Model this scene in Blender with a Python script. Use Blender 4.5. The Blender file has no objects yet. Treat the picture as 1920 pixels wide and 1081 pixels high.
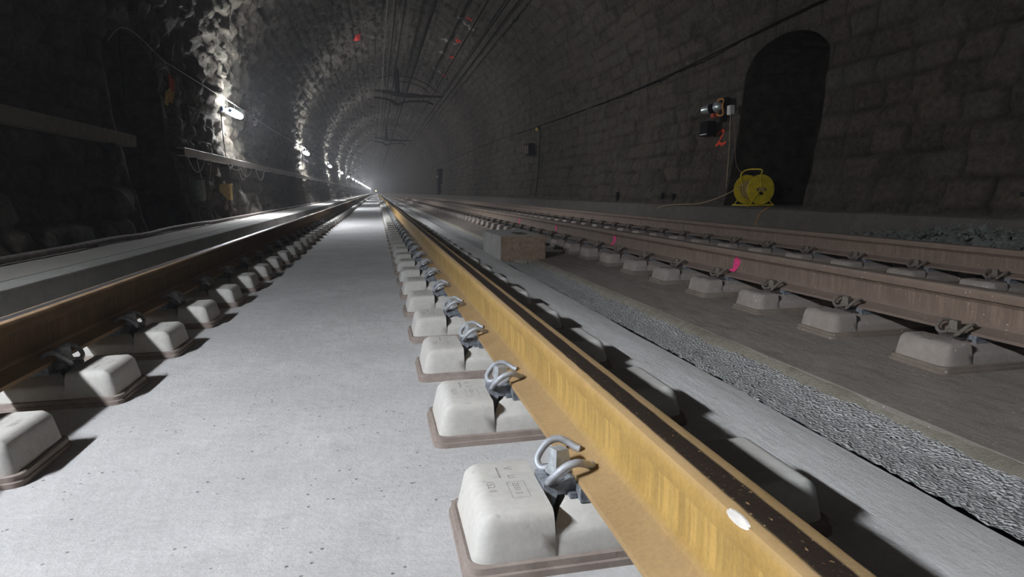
import bpy, bmesh, math, random
import numpy as np
from mathutils import Vector, Matrix
random.seed(7); rng = np.random.RandomState(11)
sc = bpy.context.scene
col = sc.collection
PI = math.pi

# ------------------------------------------------------------------ materials
def new_mat(name):
    m = bpy.data.materials.new(name); m.use_nodes = True
    nt = m.node_tree; b = nt.nodes['Principled BSDF']
    return m, nt, b
def N(nt, t, **kw):
    n = nt.nodes.new(t)
    for k, v in kw.items():
        if k.startswith('i_'): n.inputs[k[2:]].default_value = v
        else: setattr(n, k, v)
    return n
def noise(nt, vec, scale, detail=4, rough=.6, dist=0):
    n = N(nt, 'ShaderNodeTexNoise'); n.inputs['Scale'].default_value = scale
    n.inputs['Detail'].default_value = detail; n.inputs['Roughness'].default_value = rough
    n.inputs['Distortion'].default_value = dist
    nt.links.new(vec, n.inputs['Vector']); return n.outputs['Fac']
def ramp(nt, fac, stops):
    r = N(nt, 'ShaderNodeValToRGB'); e = r.color_ramp.elements
    while len(e) < len(stops): e.new(.5)
    for i, (p, c) in enumerate(stops):
        e[i].position = p
        e[i].color = (c[0], c[1], c[2], 1) if isinstance(c, (tuple, list)) else (c, c, c, 1)
    nt.links.new(fac, r.inputs[0]); return r.outputs[0]
def mix(nt, fac, a, b, mode='MIX'):
    m = N(nt, 'ShaderNodeMix'); m.data_type = 'RGBA'; m.blend_type = mode
    for sock, v in ((m.inputs[0], fac), (m.inputs[6], a), (m.inputs[7], b)):
        if isinstance(v, bpy.types.NodeSocket): nt.links.new(v, sock)
        elif isinstance(v, (int, float)): sock.default_value = v if sock == m.inputs[0] else (v, v, v, 1)
        else: sock.default_value = (v[0], v[1], v[2], 1)
    return m.outputs[2]
def math_(nt, op, a, b=None, clamp=False):
    m = N(nt, 'ShaderNodeMath', operation=op); m.use_clamp = clamp
    for s, v in ((m.inputs[0], a), (m.inputs[1], b)):
        if v is None: continue
        if isinstance(v, bpy.types.NodeSocket): nt.links.new(v, s)
        else: s.default_value = v
    return m.outputs[0]
def mapping(nt, vec, scale):
    m = N(nt, 'ShaderNodeMapping'); m.inputs['Scale'].default_value = scale
    nt.links.new(vec, m.inputs['Vector']); return m.outputs[0]
def objco(nt): return N(nt, 'ShaderNodeTexCoord').outputs['Object']
def worldpos(nt): return N(nt, 'ShaderNodeNewGeometry').outputs['Position']
def bump(nt, b, h, dist=.01, strength=1.0):
    n = N(nt, 'ShaderNodeBump'); n.inputs['Distance'].default_value = dist
    n.inputs['Strength'].default_value = strength
    nt.links.new(h, n.inputs['Height']); nt.links.new(n.outputs[0], b.inputs['Normal'])
def simple(name, c, rough=.7, metal=0, var=.25, scale=30, bmp=.0, spec=.3):
    m, nt, b = new_mat(name)
    v = objco(nt); f = noise(nt, v, scale, 5)
    lo = tuple(x*(1-var) for x in c); hi = tuple(min(1, x*(1+var)) for x in c)
    nt.links.new(ramp(nt, f, [(.3, lo), (.7, hi)]), b.inputs['Base Color'])
    b.inputs['Roughness'].default_value = rough; b.inputs['Metallic'].default_value = metal
    b.inputs['Specular IOR Level'].default_value = spec
    if bmp: bump(nt, b, noise(nt, v, scale*3, 6), bmp)
    return m
def emit(name, c, s):
    m = bpy.data.materials.new(name); m.use_nodes = True; nt = m.node_tree
    nt.nodes.clear(); e = N(nt, 'ShaderNodeEmission'); o = N(nt, 'ShaderNodeOutputMaterial')
    e.inputs[0].default_value = (*c, 1); e.inputs[1].default_value = s
    nt.links.new(e.outputs[0], o.inputs[0]); return m
def seg_dist(nt, p, a, b):
    """distance from point p to the segment a-b"""
    def vm(op, x, y):
        n = N(nt, 'ShaderNodeVectorMath', operation=op)
        for s, v in ((n.inputs[0], x), (n.inputs[1], y)):
            if isinstance(v, bpy.types.NodeSocket): nt.links.new(v, s)
            else: s.default_value = v
        return n
    a = Vector(a); b = Vector(b); ba = b-a
    pa = vm('SUBTRACT', p, tuple(a)).outputs[0]
    if ba.length < 1e-6:
        return vm('LENGTH', pa, (0, 0, 0)).outputs['Value']
    h = math_(nt, 'DIVIDE', vm('DOT_PRODUCT', pa, tuple(ba)).outputs['Value'], ba.dot(ba), True)
    s = N(nt, 'ShaderNodeVectorMath', operation='SCALE'); s.inputs[0].default_value = tuple(ba)
    nt.links.new(h, s.inputs['Scale'])
    d = vm('SUBTRACT', pa, s.outputs[0]).outputs[0]
    return vm('LENGTH', d, (0, 0, 0)).outputs['Value']

def concrete(name, lo, hi, dark, speck=.0, bmp=.004, coarse=3.0, pit=0.0, stretch=(1, 1, 1)):
    m, nt, b = new_mat(name)
    v = worldpos(nt)
    vs = mapping(nt, v, stretch)
    f1 = noise(nt, vs, coarse, 6, .65); f2 = noise(nt, v, 55, 4, .7); f3 = noise(nt, vs, coarse*.25, 3)
    c = ramp(nt, f1, [(.3, lo), (.66, hi)])
    c = mix(nt, math_(nt, 'MULTIPLY', ramp(nt, f3, [(.42, 0.), (.62, 1.)]), .5), c, dark)
    c = mix(nt, .35, c, ramp(nt, f2, [(.25, tuple(x*.55 for x in hi)), (.75, hi)]))
    if speck:
        vo = N(nt, 'ShaderNodeTexVoronoi'); vo.inputs['Scale'].default_value = 38
        nt.links.new(v, vo.inputs['Vector'])
        k = ramp(nt, vo.outputs['Distance'], [(.10, 1.), (.17, 0.)])
        k2 = math_(nt, 'MULTIPLY', k, ramp(nt, noise(nt, v, 9, 2), [(.5, 0.), (.58, 1.)]))
        c = mix(nt, math_(nt, 'MULTIPLY', k2, abs(speck)), c, (.03, .03, .03) if speck > 0 else (.75, .72, .68))
    nt.links.new(c, b.inputs['Base Color'])
    b.inputs['Roughness'].default_value = .9; b.inputs['Specular IOR Level'].default_value = .15
    h = math_(nt, 'ADD', math_(nt, 'MULTIPLY', noise(nt, v, 130, 6, .75), .6), math_(nt, 'MULTIPLY', noise(nt, vs, 14, 4), 1.2))
    if pit:
        vo = N(nt, 'ShaderNodeTexVoronoi'); vo.inputs['Scale'].default_value = 95
        nt.links.new(v, vo.inputs['Vector'])
        h = math_(nt, 'ADD', h, math_(nt, 'MULTIPLY', vo.outputs['Distance'], pit))
    bump(nt, b, h, bmp)
    return m

M = {}
M['slab'] = concrete('white_slab_concrete', (.50, .50, .51), (.72, .72, .73), (.42, .42, .43), speck=.7, bmp=.006, coarse=7)
M['edge_slab'] = concrete('edge_concrete', (.52, .50, .48), (.84, .85, .86), (.42, .39, .36), speck=.3, bmp=.004, coarse=5, stretch=(2.2, .5, 1))
M['walk'] = concrete('walkway_concrete', (.42, .40, .37), (.58, .56, .53), (.34, .32, .29), bmp=.003, coarse=3)
M['kerb'] = concrete('kerb_concrete', (.36, .37, .35), (.60, .60, .58), (.24, .24, .22), bmp=.004, coarse=5)
M['rough'] = concrete('exposed_aggregate_concrete', (.52, .53, .53), (.84, .85, .85), (.50, .51, .50), speck=.6, bmp=.012, coarse=40, pit=2.0)
M['brown_slab'] = concrete('brown_dusty_slab', (.17, .145, .13), (.40, .355, .325), (.22, .185, .16), speck=-.5, bmp=.008, coarse=9, stretch=(1.5, .55, 1))
M['slab_lip'] = concrete('broken_slab_edge', (.19, .17, .14), (.44, .405, .34), (.17, .145, .12), bmp=.015, coarse=12)
M['plinth'] = concrete('plinth_concrete', (.075, .068, .06), (.145, .13, .115), (.065, .06, .053), speck=-.4, bmp=.01, coarse=6)
M['crack'] = simple('crack_dark', (.012, .012, .012), .95)
M['block'] = concrete('white_block_concrete', (.50, .49, .46), (.60, .59, .57), (.45, .44, .40), speck=.2, bmp=.0012, coarse=9)
M['block_brown'] = concrete('brown_block_concrete', (.24, .21, .19), (.37, .325, .30), (.29, .25, .22), speck=-.9, bmp=.002, coarse=9)
M['boot'] = concrete('boot_rubber', (.17, .125, .11), (.38, .33, .30), (.22, .17, .15), bmp=.002, coarse=14)
M['boot_brown'] = concrete('boot_rubber_brown', (.15, .125, .105), (.27, .225, .19), (.16, .13, .11), speck=-.6, bmp=.002, coarse=14)
M['plate'] = simple('guide_plate_plastic', (.17, .185, .21), .6, 0, .6, 60, .001)
M['plate_brown'] = simple('guide_plate_dusty', (.07, .06, .055), .8, 0, .4, 60, .001)
M['clip'] = simple('coated_spring_steel', (.36, .38, .42), .5, .25, .22, 70, .0006, .5)
M['clip_brown'] = simple('dusty_spring_steel', (.15, .13, .11), .8, 0, .35, 70, .0006)
M['screw'] = simple('galvanised_screw', (.42, .45, .48), .42, .4, .3, 60, .0006, .5)
M['mark'] = simple('recess_shade_letters', (.27, .265, .26), .9)  # flat dark letters imitate the shading inside engraved marks
M['mark_brown'] = simple('recess_shade_brown_letters', (.05, .045, .04), .9)  # same painted engraving shade, darker for the brown blocks

def rail_mat(name, web_lo, web_hi, web_str, band, edge, rough_band=.45, specks=0, metal=.0):
    """colours laid out over the rail's own section: x across, z up (object space, z=0 at foot)"""
    m, nt, b = new_mat(name)
    v = objco(nt); s = N(nt, 'ShaderNodeSeparateXYZ'); nt.links.new(v, s.inputs[0])
    x, z = s.outputs[0], s.outputs[2]
    streak = noise(nt, mapping(nt, v, (1, 1, .06)), 38, 3, .6)
    blot = noise(nt, v, 9, 5, .65); fine = noise(nt, v, 120, 4, .7)
    web = ramp(nt, blot, [(.3, web_lo), (.7, web_hi)])
    inweb = math_(nt, 'MULTIPLY', ramp(nt, z, [(.035, 0.), (.06, 1.)]), ramp(nt, z, [(.134, 1.), (.137, 0.)]))
    st = math_(nt, 'MULTIPLY', ramp(nt, noise(nt, mapping(nt, v, (1, 1, .05)), 95, 3, .55), [(.47, 0.), (.60, .45)]), inweb)
    web = mix(nt, math_(nt, 'MULTIPLY', ramp(nt, streak, [(.5, 0.), (.6, .8)]), inweb), web, tuple(min(1, q*1.18) for q in web_hi))
    c = mix(nt, st, web, web_str)
    foot = ramp(nt, z, [(.028, 1.), (.045, 0.)])
    c = mix(nt, math_(nt, 'MULTIPLY', foot, .8), c, ramp(nt, blot, [(.3, tuple(q*.8 for q in edge)), (.7, edge)]))
    c = mix(nt, .25, c, ramp(nt, fine, [(.3, tuple(q*.5 for q in web_lo)), (.7, web_hi)]))
    # edge of the head
    hd = ramp(nt, z, [(.158, 0.), (.17, 1.)])
    c = mix(nt, math_(nt, 'MULTIPLY', hd, math_(nt, 'MULTIPLY', blot, 1.2)), c, edge)
    # running band
    xa = math_(nt, 'ABSOLUTE', math_(nt, 'ADD', math_(nt, 'ADD', x, .002), math_(nt, 'MULTIPLY', math_(nt, 'SUBTRACT', noise(nt, v, 25, 2), .5), .004)))
    bd = math_(nt, 'MULTIPLY', ramp(nt, xa, [(.0165, 1.), (.0180, 0.)]), ramp(nt, z, [(.168, 0.), (.170, 1.)]))
    sp = ramp(nt, noise(nt, mapping(nt, v, (1, .6, 1)), 210, 2, .5), [(.66, 0.), (.72, 1.)])
    bc = mix(nt, math_(nt, 'MULTIPLY', sp, .8), band, (.42, .28, .14))
    c = mix(nt, bd, c, bc)
    if specks:
        vo = N(nt, 'ShaderNodeTexVoronoi'); vo.inputs['Scale'].default_value = 42
        nt.links.new(v, vo.inputs['Vector'])
        k = math_(nt, 'MULTIPLY', ramp(nt, vo.outputs['Distance'], [(.09, 1.), (.15, 0.)]), ramp(nt, noise(nt, v, 14, 2), [(.5, 0.), (.62, 1.)]))
        c = mix(nt, math_(nt, 'MULTIPLY', k, specks), c, (.6, .55, .5))
    nt.links.new(c, b.inputs['Base Color'])
    r = math_(nt, 'SUBTRACT', .85, math_(nt, 'MULTIPLY', bd, .85-rough_band))
    nt.links.new(r, b.inputs['Roughness']); b.inputs['Specular IOR Level'].default_value = .35
    if metal: nt.links.new(math_(nt, 'MULTIPLY', bd, metal), b.inputs['Metallic'])
    bump(nt, b, math_(nt, 'ADD', fine, math_(nt, 'MULTIPLY', streak, .5)), .0012)
    return m
M['rail_yellow'] = rail_mat('ochre_rusty_rail', (.29, .175, .050), (.44, .285, .090), (.22, .15, .060), (.028, .020, .016), (.36, .25, .15))
M['rail_left'] = rail_mat('shaded_rusty_rail', (.095, .055, .022), (.15, .09, .036), (.07, .042, .018), (.22, .21, .22), (.50, .34, .21), .38, metal=.7)  # rust colour darkened to carry the shade on this rail's web
M['rail_old'] = rail_mat('dusty_old_rail', (.15, .108, .085), (.215, .158, .125), (.13, .095, .075), (.17, .135, .11), (.22, .17, .14), .6, specks=.8)
M['pink'] = simple('pink_spray_paint', (.75, .06, .22), .8, 0, .25, 60)

# tunnel lining --------------------------------------------------------------
m, nt, b = new_mat('rough_stone_lining'); M['stone'] = m
v = worldpos(nt)
at = N(nt, 'ShaderNodeAttribute', attribute_name='stone'); mo = N(nt, 'ShaderNodeAttribute', attribute_name='joint')
f1 = noise(nt, v, 2.2, 5, .65); f2 = noise(nt, v, 18, 6, .7); f3 = noise(nt, v, .35, 3); f4 = noise(nt, v, 1.1, 3)
c = ramp(nt, at.outputs['Fac'], [(0, (.040, .034, .027)), (.4, (.080, .066, .053)), (.75, (.108, .088, .068)), (1, (.078, .080, .064))])
c = mix(nt, .5, c, ramp(nt, f2, [(.34, (.022, .019, .017)), (.7, (.17, .148, .125))]))
c = mix(nt, math_(nt, 'MULTIPLY', mo.outputs['Fac'], .8), c, (.022, .020, .018))
c = mix(nt, math_(nt, 'MULTIPLY', ramp(nt, f1, [(.55, 0.), (.75, 1.)]), .45), c, (.125, .085, .06))
c = mix(nt, math_(nt, 'MULTIPLY', ramp(nt, f4, [(.58, 0.), (.72, 1.)]), .5), c, (.05, .058, .052))
c = mix(nt, math_(nt, 'MULTIPLY', ramp(nt, noise(nt, v, 7, 3), [(.68, 0.), (.76, 1.)]), .5), c, (.26, .24, .21))
def paint(nt, c, v, segs, r, colr, wob=.35, am=.9):
    d = None
    for a, b_ in segs:
        s = seg_dist(nt, v, a, b_)
        d = s if d is None else math_(nt, 'MINIMUM', d, s)
    nz = noise(nt, v, 2.2/r if r > .05 else 30, 3)
    d = math_(nt, 'ADD', d, math_(nt, 'MULTIPLY', math_(nt, 'SUBTRACT', nz, .5), r*wob*2))
    return mix(nt, math_(nt, 'MULTIPLY', ramp(nt, math_(nt, 'DIVIDE', d, r*2), [(.4, 1.), (.62, 0.)]), am), c, colr)
# pale mortar smears and red spray dots on the vault, the orange figure 2 beside the niche
c = paint(nt, c, v, [((3.0, 22.7, 6.36), (3.45, 23.0, 6.13)), ((2.78, 26.1, 6.45), (3.3, 25.7, 6.21)), ((2.9, 28.3, 6.4), (3.2, 28.5, 6.27)), ((2.9, 31.6, 6.4), (3.2, 31.8, 6.27))], .10, (.34, .33, .30), .6, .8)
c = paint(nt, c, v, [((3.24, 22.3, 6.25),)*2, ((3.24, 25.2, 6.24),)*2, ((3.36, 28.1, 6.18),)*2, ((3.42, 32.1, 6.15),)*2, ((-.48, 25.9, 6.33), (-.36, 25.7, 6.38))], .125, (.75, .05, .045), .5, .95)
def W2(y, z): return (1.3+4.13-.057*(2.6-z)**2, y, z)
two = [(9.524, 1.501), (9.499, 1.542), (9.435, 1.554), (9.391, 1.523), (9.401, 1.465), (9.445, 1.405), (9.497, 1.353), (9.441, 1.38), (9.356, 1.346), (9.28, 1.373)]
two = [(9.52+(y_-9.40)*1.35, 1.44+(z_-1.45)*1.15) for y_, z_ in two]
vflat = mapping(nt, v, (.05, 1, 1))
c = paint(nt, c, vflat, [((W2(*two[i])[0]*.05, two[i][0], two[i][1]), (W2(*two[i+1])[0]*.05, two[i+1][0], two[i+1][1])) for i in range(len(two)-1)], .021, (.95, .10, .04), .06, 1.0)
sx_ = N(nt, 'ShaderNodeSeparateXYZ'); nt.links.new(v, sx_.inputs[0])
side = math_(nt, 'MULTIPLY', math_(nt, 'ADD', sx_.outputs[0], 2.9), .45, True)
c = mix(nt, side, mix(nt, 1., c, (.55, .57, .55), 'MULTIPLY'), mix(nt, 1., c, (.84, .84, .83), 'MULTIPLY'))      # stone colour multiplied darker towards the left side
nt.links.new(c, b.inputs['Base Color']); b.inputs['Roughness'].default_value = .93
b.inputs['Specular IOR Level'].default_value = .12
bump(nt, b, math_(nt, 'ADD', noise(nt, v, 10, 8, .72), math_(nt, 'MULTIPLY', noise(nt, v, 3, 4), 1.5)), .05, .9)
M['dark_stone'] = simple('dark_niche_stone', (.034, .030, .024), .95, 0, .5, 6, .03, .05)  # stone darker than the lining, for niche interiors and end plugs
M['lamp'] = emit('tube_light', (.93, .96, 1.0), 400)
M['lamp_cool'] = emit('cool_tube_light', (.62, .82, 1.0), 520)
M['housing'] = simple('grey_lamp_housing', (.25, .26, .27), .5)
M['cable'] = simple('black_cable', (.008, .008, .008), .95, 0, .2, 30, 0, .03)
M['cable_grey'] = simple('grey_cable', (.30, .28, .27), .6)
M['cable_dusty'] = simple('dusty_hose', (.22, .18, .17), .8, 0, .35, 15)
M['tray'] = simple('galvanised_tray', (.30, .28, .25), .6, .2, .2, 12)
M['tray_tan'] = simple('dusty_tan_tray', (.16, .145, .115), .8, 0, .25, 12)
M['copper'] = simple('dark_contact_wire', (.008, .008, .008), .95, 0, .2, 30, 0, .02)
M['wire_pale'] = simple('pale_wire', (.16, .155, .15), .8)
M['steel_dark'] = simple('dark_bracket_steel', (.010, .010, .011), .9, 0, .2, 30, 0, .04)
M['yellow'] = simple('yellow_plastic', (.62, .46, .02), .5, 0, .2, 14)
M['yellow_box'] = simple('tan_box', (.42, .30, .11), .7)
M['grey_box'] = simple('grey_box', (.16, .17, .16), .7)
M['brown_box'] = simple('brown_box', (.17, .11, .09), .7)
M['white'] = simple('white_plastic', (.55, .53, .50), .6)
M['silver'] = simple('silver_metal', (.50, .54, .54), .3, .6, .2, 20, 0, .5)
M['orange'] = simple('orange_cord', (.55, .24, .06), .7)
M['cord'] = simple('tan_cord', (.36, .28, .17), .7)
M['red'] = simple('red_cloth', (.40, .06, .03), .9)
M['cloth_yellow'] = simple('yellow_cloth', (.62, .40, .10), .9)
M['blue'] = simple('blue_plastic', (.03, .12, .35), .5)
M['green'] = simple('green_cable', (.015, .03, .02), .9)
M['rust'] = concrete('rusty_concrete', (.15, .10, .07), (.40, .30, .22), (.14, .095, .07), speck=-.6, bmp=.01, coarse=26)
M['grey_conc'] = concrete('grey_concrete', (.36, .35, .34), (.56, .55, .54), (.30, .29, .27), bmp=.004, coarse=6)
M['rock'] = concrete('rubble_stone', (.10, .11, .10), (.27, .285, .265), (.09, .09, .085), bmp=.02, coarse=8)
M['amber'] = emit('amber_light', (1, .6, .2), 30)

# ------------------------------------------------------------------ mesh helpers
class MB:
    def __init__(s): s.v = []; s.f = []; s.m = []
    def add(s, vs, fs, mi=0):
        o = len(s.v); s.v += [tuple(p) for p in vs]; s.f += [tuple(i+o for i in f) for f in fs]; s.m += [mi]*len(fs); return s
    def box(s, a, b, mi=0, bev=0):
        x0, y0, z0 = a; x1, y1, z1 = b
        if not bev:
            vs = [(x, y, z) for z in (z0, z1) for (x, y) in ((x0, y0), (x1, y0), (x1, y1), (x0, y1))]
            return s.add(vs, [(3, 2, 1, 0), (4, 5, 6, 7), (0, 1, 5, 4), (1, 2, 6, 5), (2, 3, 7, 6), (3, 0, 4, 7)], mi)
        bm = bmesh.new(); bmesh.ops.create_cube(bm, size=1)
        for q in bm.verts: q.co = Vector(((x0+x1)/2+q.co.x*(x1-x0), (y0+y1)/2+q.co.y*(y1-y0), (z0+z1)/2+q.co.z*(z1-z0)))
        bmesh.ops.bevel(bm, geom=bm.edges[:], offset=bev, segments=2, affect='EDGES')
        bm.verts.ensure_lookup_table()
        s.add([q.co[:] for q in bm.verts], [[q.index for q in f.verts] for f in bm.faces], mi); bm.free(); return s
    def tube(s, pts, r, n=8, cap=True, mi=0):
        pts = [Vector(p) for p in pts]; rr = r if isinstance(r, (list, tuple)) else [r]*len(pts)
        vs = []; up = None
        for i, p in enumerate(pts):
            t = (pts[min(i+1, len(pts)-1)]-pts[max(i-1, 0)]).normalized()
            if up is None:
                a = Vector((0, 0, 1)) if abs(t.z) < .9 else Vector((1, 0, 0)); up = (a-t*a.dot(t)).normalized()
            else: up = (up-t*up.dot(t)).normalized()
            w = t.cross(up)
            vs += [p+(up*math.cos(2*PI*k/n)+w*math.sin(2*PI*k/n))*rr[i] for k in range(n)]
        fs = [(i*n+k, i*n+(k+1) % n, (i+1)*n+(k+1) % n, (i+1)*n+k) for i in range(len(pts)-1) for k in range(n)]
        if cap: fs += [tuple(range(n))[::-1], tuple((len(pts)-1)*n+k for k in range(n))]
        return s.add(vs, fs, mi)
    def lathe(s, prof, c, ax=(0, 0, 1), n=20, mi=0):
        """prof: (radius, along-axis) pairs"""
        ax = Vector(ax).normalized(); a = Vector((0, 0, 1)) if abs(ax.z) < .9 else Vector((1, 0, 0))
        u = (a-ax*a.dot(ax)).normalized(); w = ax.cross(u); c = Vector(c)
        vs = [c+ax*h+(u*math.cos(2*PI*k/n)+w*math.sin(2*PI*k/n))*max(r, 1e-5) for r, h in prof for k in range(n)]
        fs = [(i*n+k, i*n+(k+1) % n, (i+1)*n+(k+1) % n, (i+1)*n+k) for i in range(len(prof)-1) for k in range(n)]
        fs += [tuple(range(n))[::-1], tuple((len(prof)-1)*n+k for k in range(n))]
        return s.add(vs, fs, mi)
    def mesh(s, name, mats, smooth=False, sharp=None):
        me = bpy.data.meshes.new(name); me.from_pydata(s.v, [], s.f)
        for m in (mats if isinstance(mats, (list, tuple)) else [mats]): me.materials.append(M[m])
        me.polygons.foreach_set('material_index', s.m)
        bm = bmesh.new(); bm.from_mesh(me); bmesh.ops.recalc_face_normals(bm, faces=bm.faces)
        if smooth or sharp:
            for f in bm.faces: f.smooth = True
            lim = math.radians(sharp or 40)
            for e in bm.edges:
                if len(e.link_faces) == 2 and e.calc_face_angle(0) > lim: e.smooth = False
        bm.to_mesh(me); bm.free()
        return me
    def build(s, name, mats, parent=None, smooth=False, sharp=None, loc=None):
        return link(name, s.mesh(name, mats, smooth, sharp), parent, loc)
def link(name, me, parent=None, loc=None):
    o = bpy.data.objects.new(name, me); col.objects.link(o)
    if parent: o.parent = parent
    if loc: o.location = loc
    return o
def tag(o, label=None, cat=None, group=None, kind=None):
    if label: o['label'] = label
    if cat: o['category'] = cat
    if group: o['group'] = group
    if kind: o['kind'] = kind
    return o
def empty(name, loc=(0, 0, 0), rz=0):
    o = bpy.data.objects.new(name, None); col.objects.link(o); o.location = loc; o.rotation_euler.z = rz
    o.empty_display_size = .1
    return o
def copy_tree(o, parent=None):
    c = o.copy(); col.objects.link(c); c.parent = parent
    for ch in list(o.children): copy_tree(ch, c)
    return c
ORD = ['zeroth', 'nearest', 'second', 'third', 'fourth', 'fifth', 'sixth', 'seventh', 'eighth', 'ninth', 'tenth', 'eleventh', 'twelfth',
       'thirteenth', 'fourteenth', 'fifteenth', 'sixteenth', 'seventeenth', 'eighteenth', 'nineteenth', 'twentieth']
TENS = {20: 'twenty', 30: 'thirty', 40: 'forty'}
def ordinal(n):
    if n <= 20: return ORD[n]
    t, u = n//10*10, n % 10
    if u == 0: return {30: 'thirtieth', 40: 'fortieth'}[t]
    return TENS[t]+'-'+['', 'first', 'second', 'third', 'fourth', 'fifth', 'sixth', 'seventh', 'eighth', 'ninth'][u]

# ------------------------------------------------------------------ measured layout
XC, RAD, ZS = 1.3, 4.13, 2.6                # tunnel axis, radius of the vault, height of springing
X_L, X_R = -1.127, .417                     # rails of the near track
X_3, X_4 = 2.299, 3.841                     # rails of the far track
Z2 = -.0385                                 # level of the far slab
Y0, Y1 = -14.0, 345.0
LAMP_Y0, LAMP_DY, LAMP_X, LAMP_Z = .45, 13.2, -2.60, 2.20
NR = (7.15, 9.0, .387, 2.2, 2.68)           # right niche: y0, y1, floor, springing, crown
NL = (7.95, 9.75, .235, 2.1, 2.6)           # left niche

# ------------------------------------------------------------------ value noise (numpy)
PERM = rng.rand(64, 64, 64).astype(np.float32)
def vnoise(x, y, z):
    xi = np.floor(x).astype(int); yi = np.floor(y).astype(int); zi = np.floor(z).astype(int)
    fx = x-xi; fy = y-yi; fz = z-zi
    fx = fx*fx*(3-2*fx); fy = fy*fy*(3-2*fy); fz = fz*fz*(3-2*fz)
    r = 0
    for dx in (0, 1):
        for dy in (0, 1):
            for dz in (0, 1):
                w = (fx if dx else 1-fx)*(fy if dy else 1-fy)*(fz if dz else 1-fz)
                r = r+w*PERM[(xi+dx) & 63, (yi+dy) & 63, (zi+dz) & 63]
    return r
def fbm(x, y, z, o=4):
    r = 0; a = .5
    for i in range(o): r = r+a*vnoise(x*2**i+i*7.3, y*2**i, z*2**i); a *= .5
    return r
def h1(i, s=0.):
    return np.modf(np.abs(np.sin(i*12.9898+s*78.233)*43758.5453))[0]

# profile of the lining as a function of arc length s
zb = -.12
lowL = ZS-zb
def profile(s):
    """s -> (x, z, nx, nz) ; inward normal"""
    s = np.asarray(s, float)
    arc = PI*RAD
    x = np.empty_like(s); z = np.empty_like(s)
    a = s < lowL; b_ = s > lowL+arc; c_ = ~(a | b_)
    z[a] = zb+s[a]; x[a] = XC-(RAD-.057*(ZS-z[a])**2)
    z[b_] = ZS-(s[b_]-lowL-arc); x[b_] = XC+(RAD-.057*(ZS-z[b_])**2)
    th = PI-(s[c_]-lowL)/RAD
    x[c_] = XC+RAD*np.cos(th); z[c_] = ZS+RAD*np.sin(th)
    nx = np.where(a, 1., np.where(b_, -1., 0.)); nz = np.zeros_like(s)
    nx[c_] = -np.cos(th); nz[c_] = -np.sin(th)
    return x, z, nx, nz
S_END = 2*lowL+PI*RAD
def stones(Y, S, left):
    """inward displacement, stone id value, joint mask"""
    ch = .27
    warp = .10*(fbm(Y*.9, S*.9, 0*Y+3.1, 3)-.5)*2
    r = (S+warp*1.1)/ch
    i = np.floor(r)
    # uneven courses
    fs = r-i
    ln = .36+.25*h1(i, 1.3)
    u = (Y+warp*1.5)/ln+h1(i, 2.1)*9
    j = np.floor(u+.0); fu = u-j
    shift = (h1(i*3.1+j, 4.)-.5)*.45
    fu2 = fu+shift*fu*(1-fu)*2
    idv = h1(i*17.17+j*3.77, 5.)
    e = np.minimum(np.minimum(fs, 1-fs)*ch, np.minimum(fu2, 1-fu2)*ln)
    jm = np.clip(1-e/.035, 0, 1)
    rough = fbm(Y*3.2, S*3.2, 0*Y+9., 4)-.47
    ridged = np.abs(fbm(Y*4.5, S*4.5, 0*Y+21., 3)-.44)
    amp = np.where(left, 1.6, 1.0)
    big = np.clip(1+(Y-20)/60, 1, 2.2)           # far away the courses read as coarser lumps
    d = amp*((idv-.5)*.075-.05*jm**1.5+rough*.20-ridged*.17)+.10*(fbm(Y*.35, S*.35, 0*Y+5., 2)-.4)
    d = np.minimum(d*big, .075)
    return d, idv, jm
def ygrid():
    ys = list(np.arange(Y0, 0, .35)); y = 0.
    while y < Y1:
        ys.append(y); y += max(.05, y*.0037) if y < 90 else y*.009
    ys = np.array(ys)
    for q in (NR[0], NR[1], NL[0], NL[1]):
        ys[np.argmin(abs(ys-q))] = q
    return ys
YS = ygrid()
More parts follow.
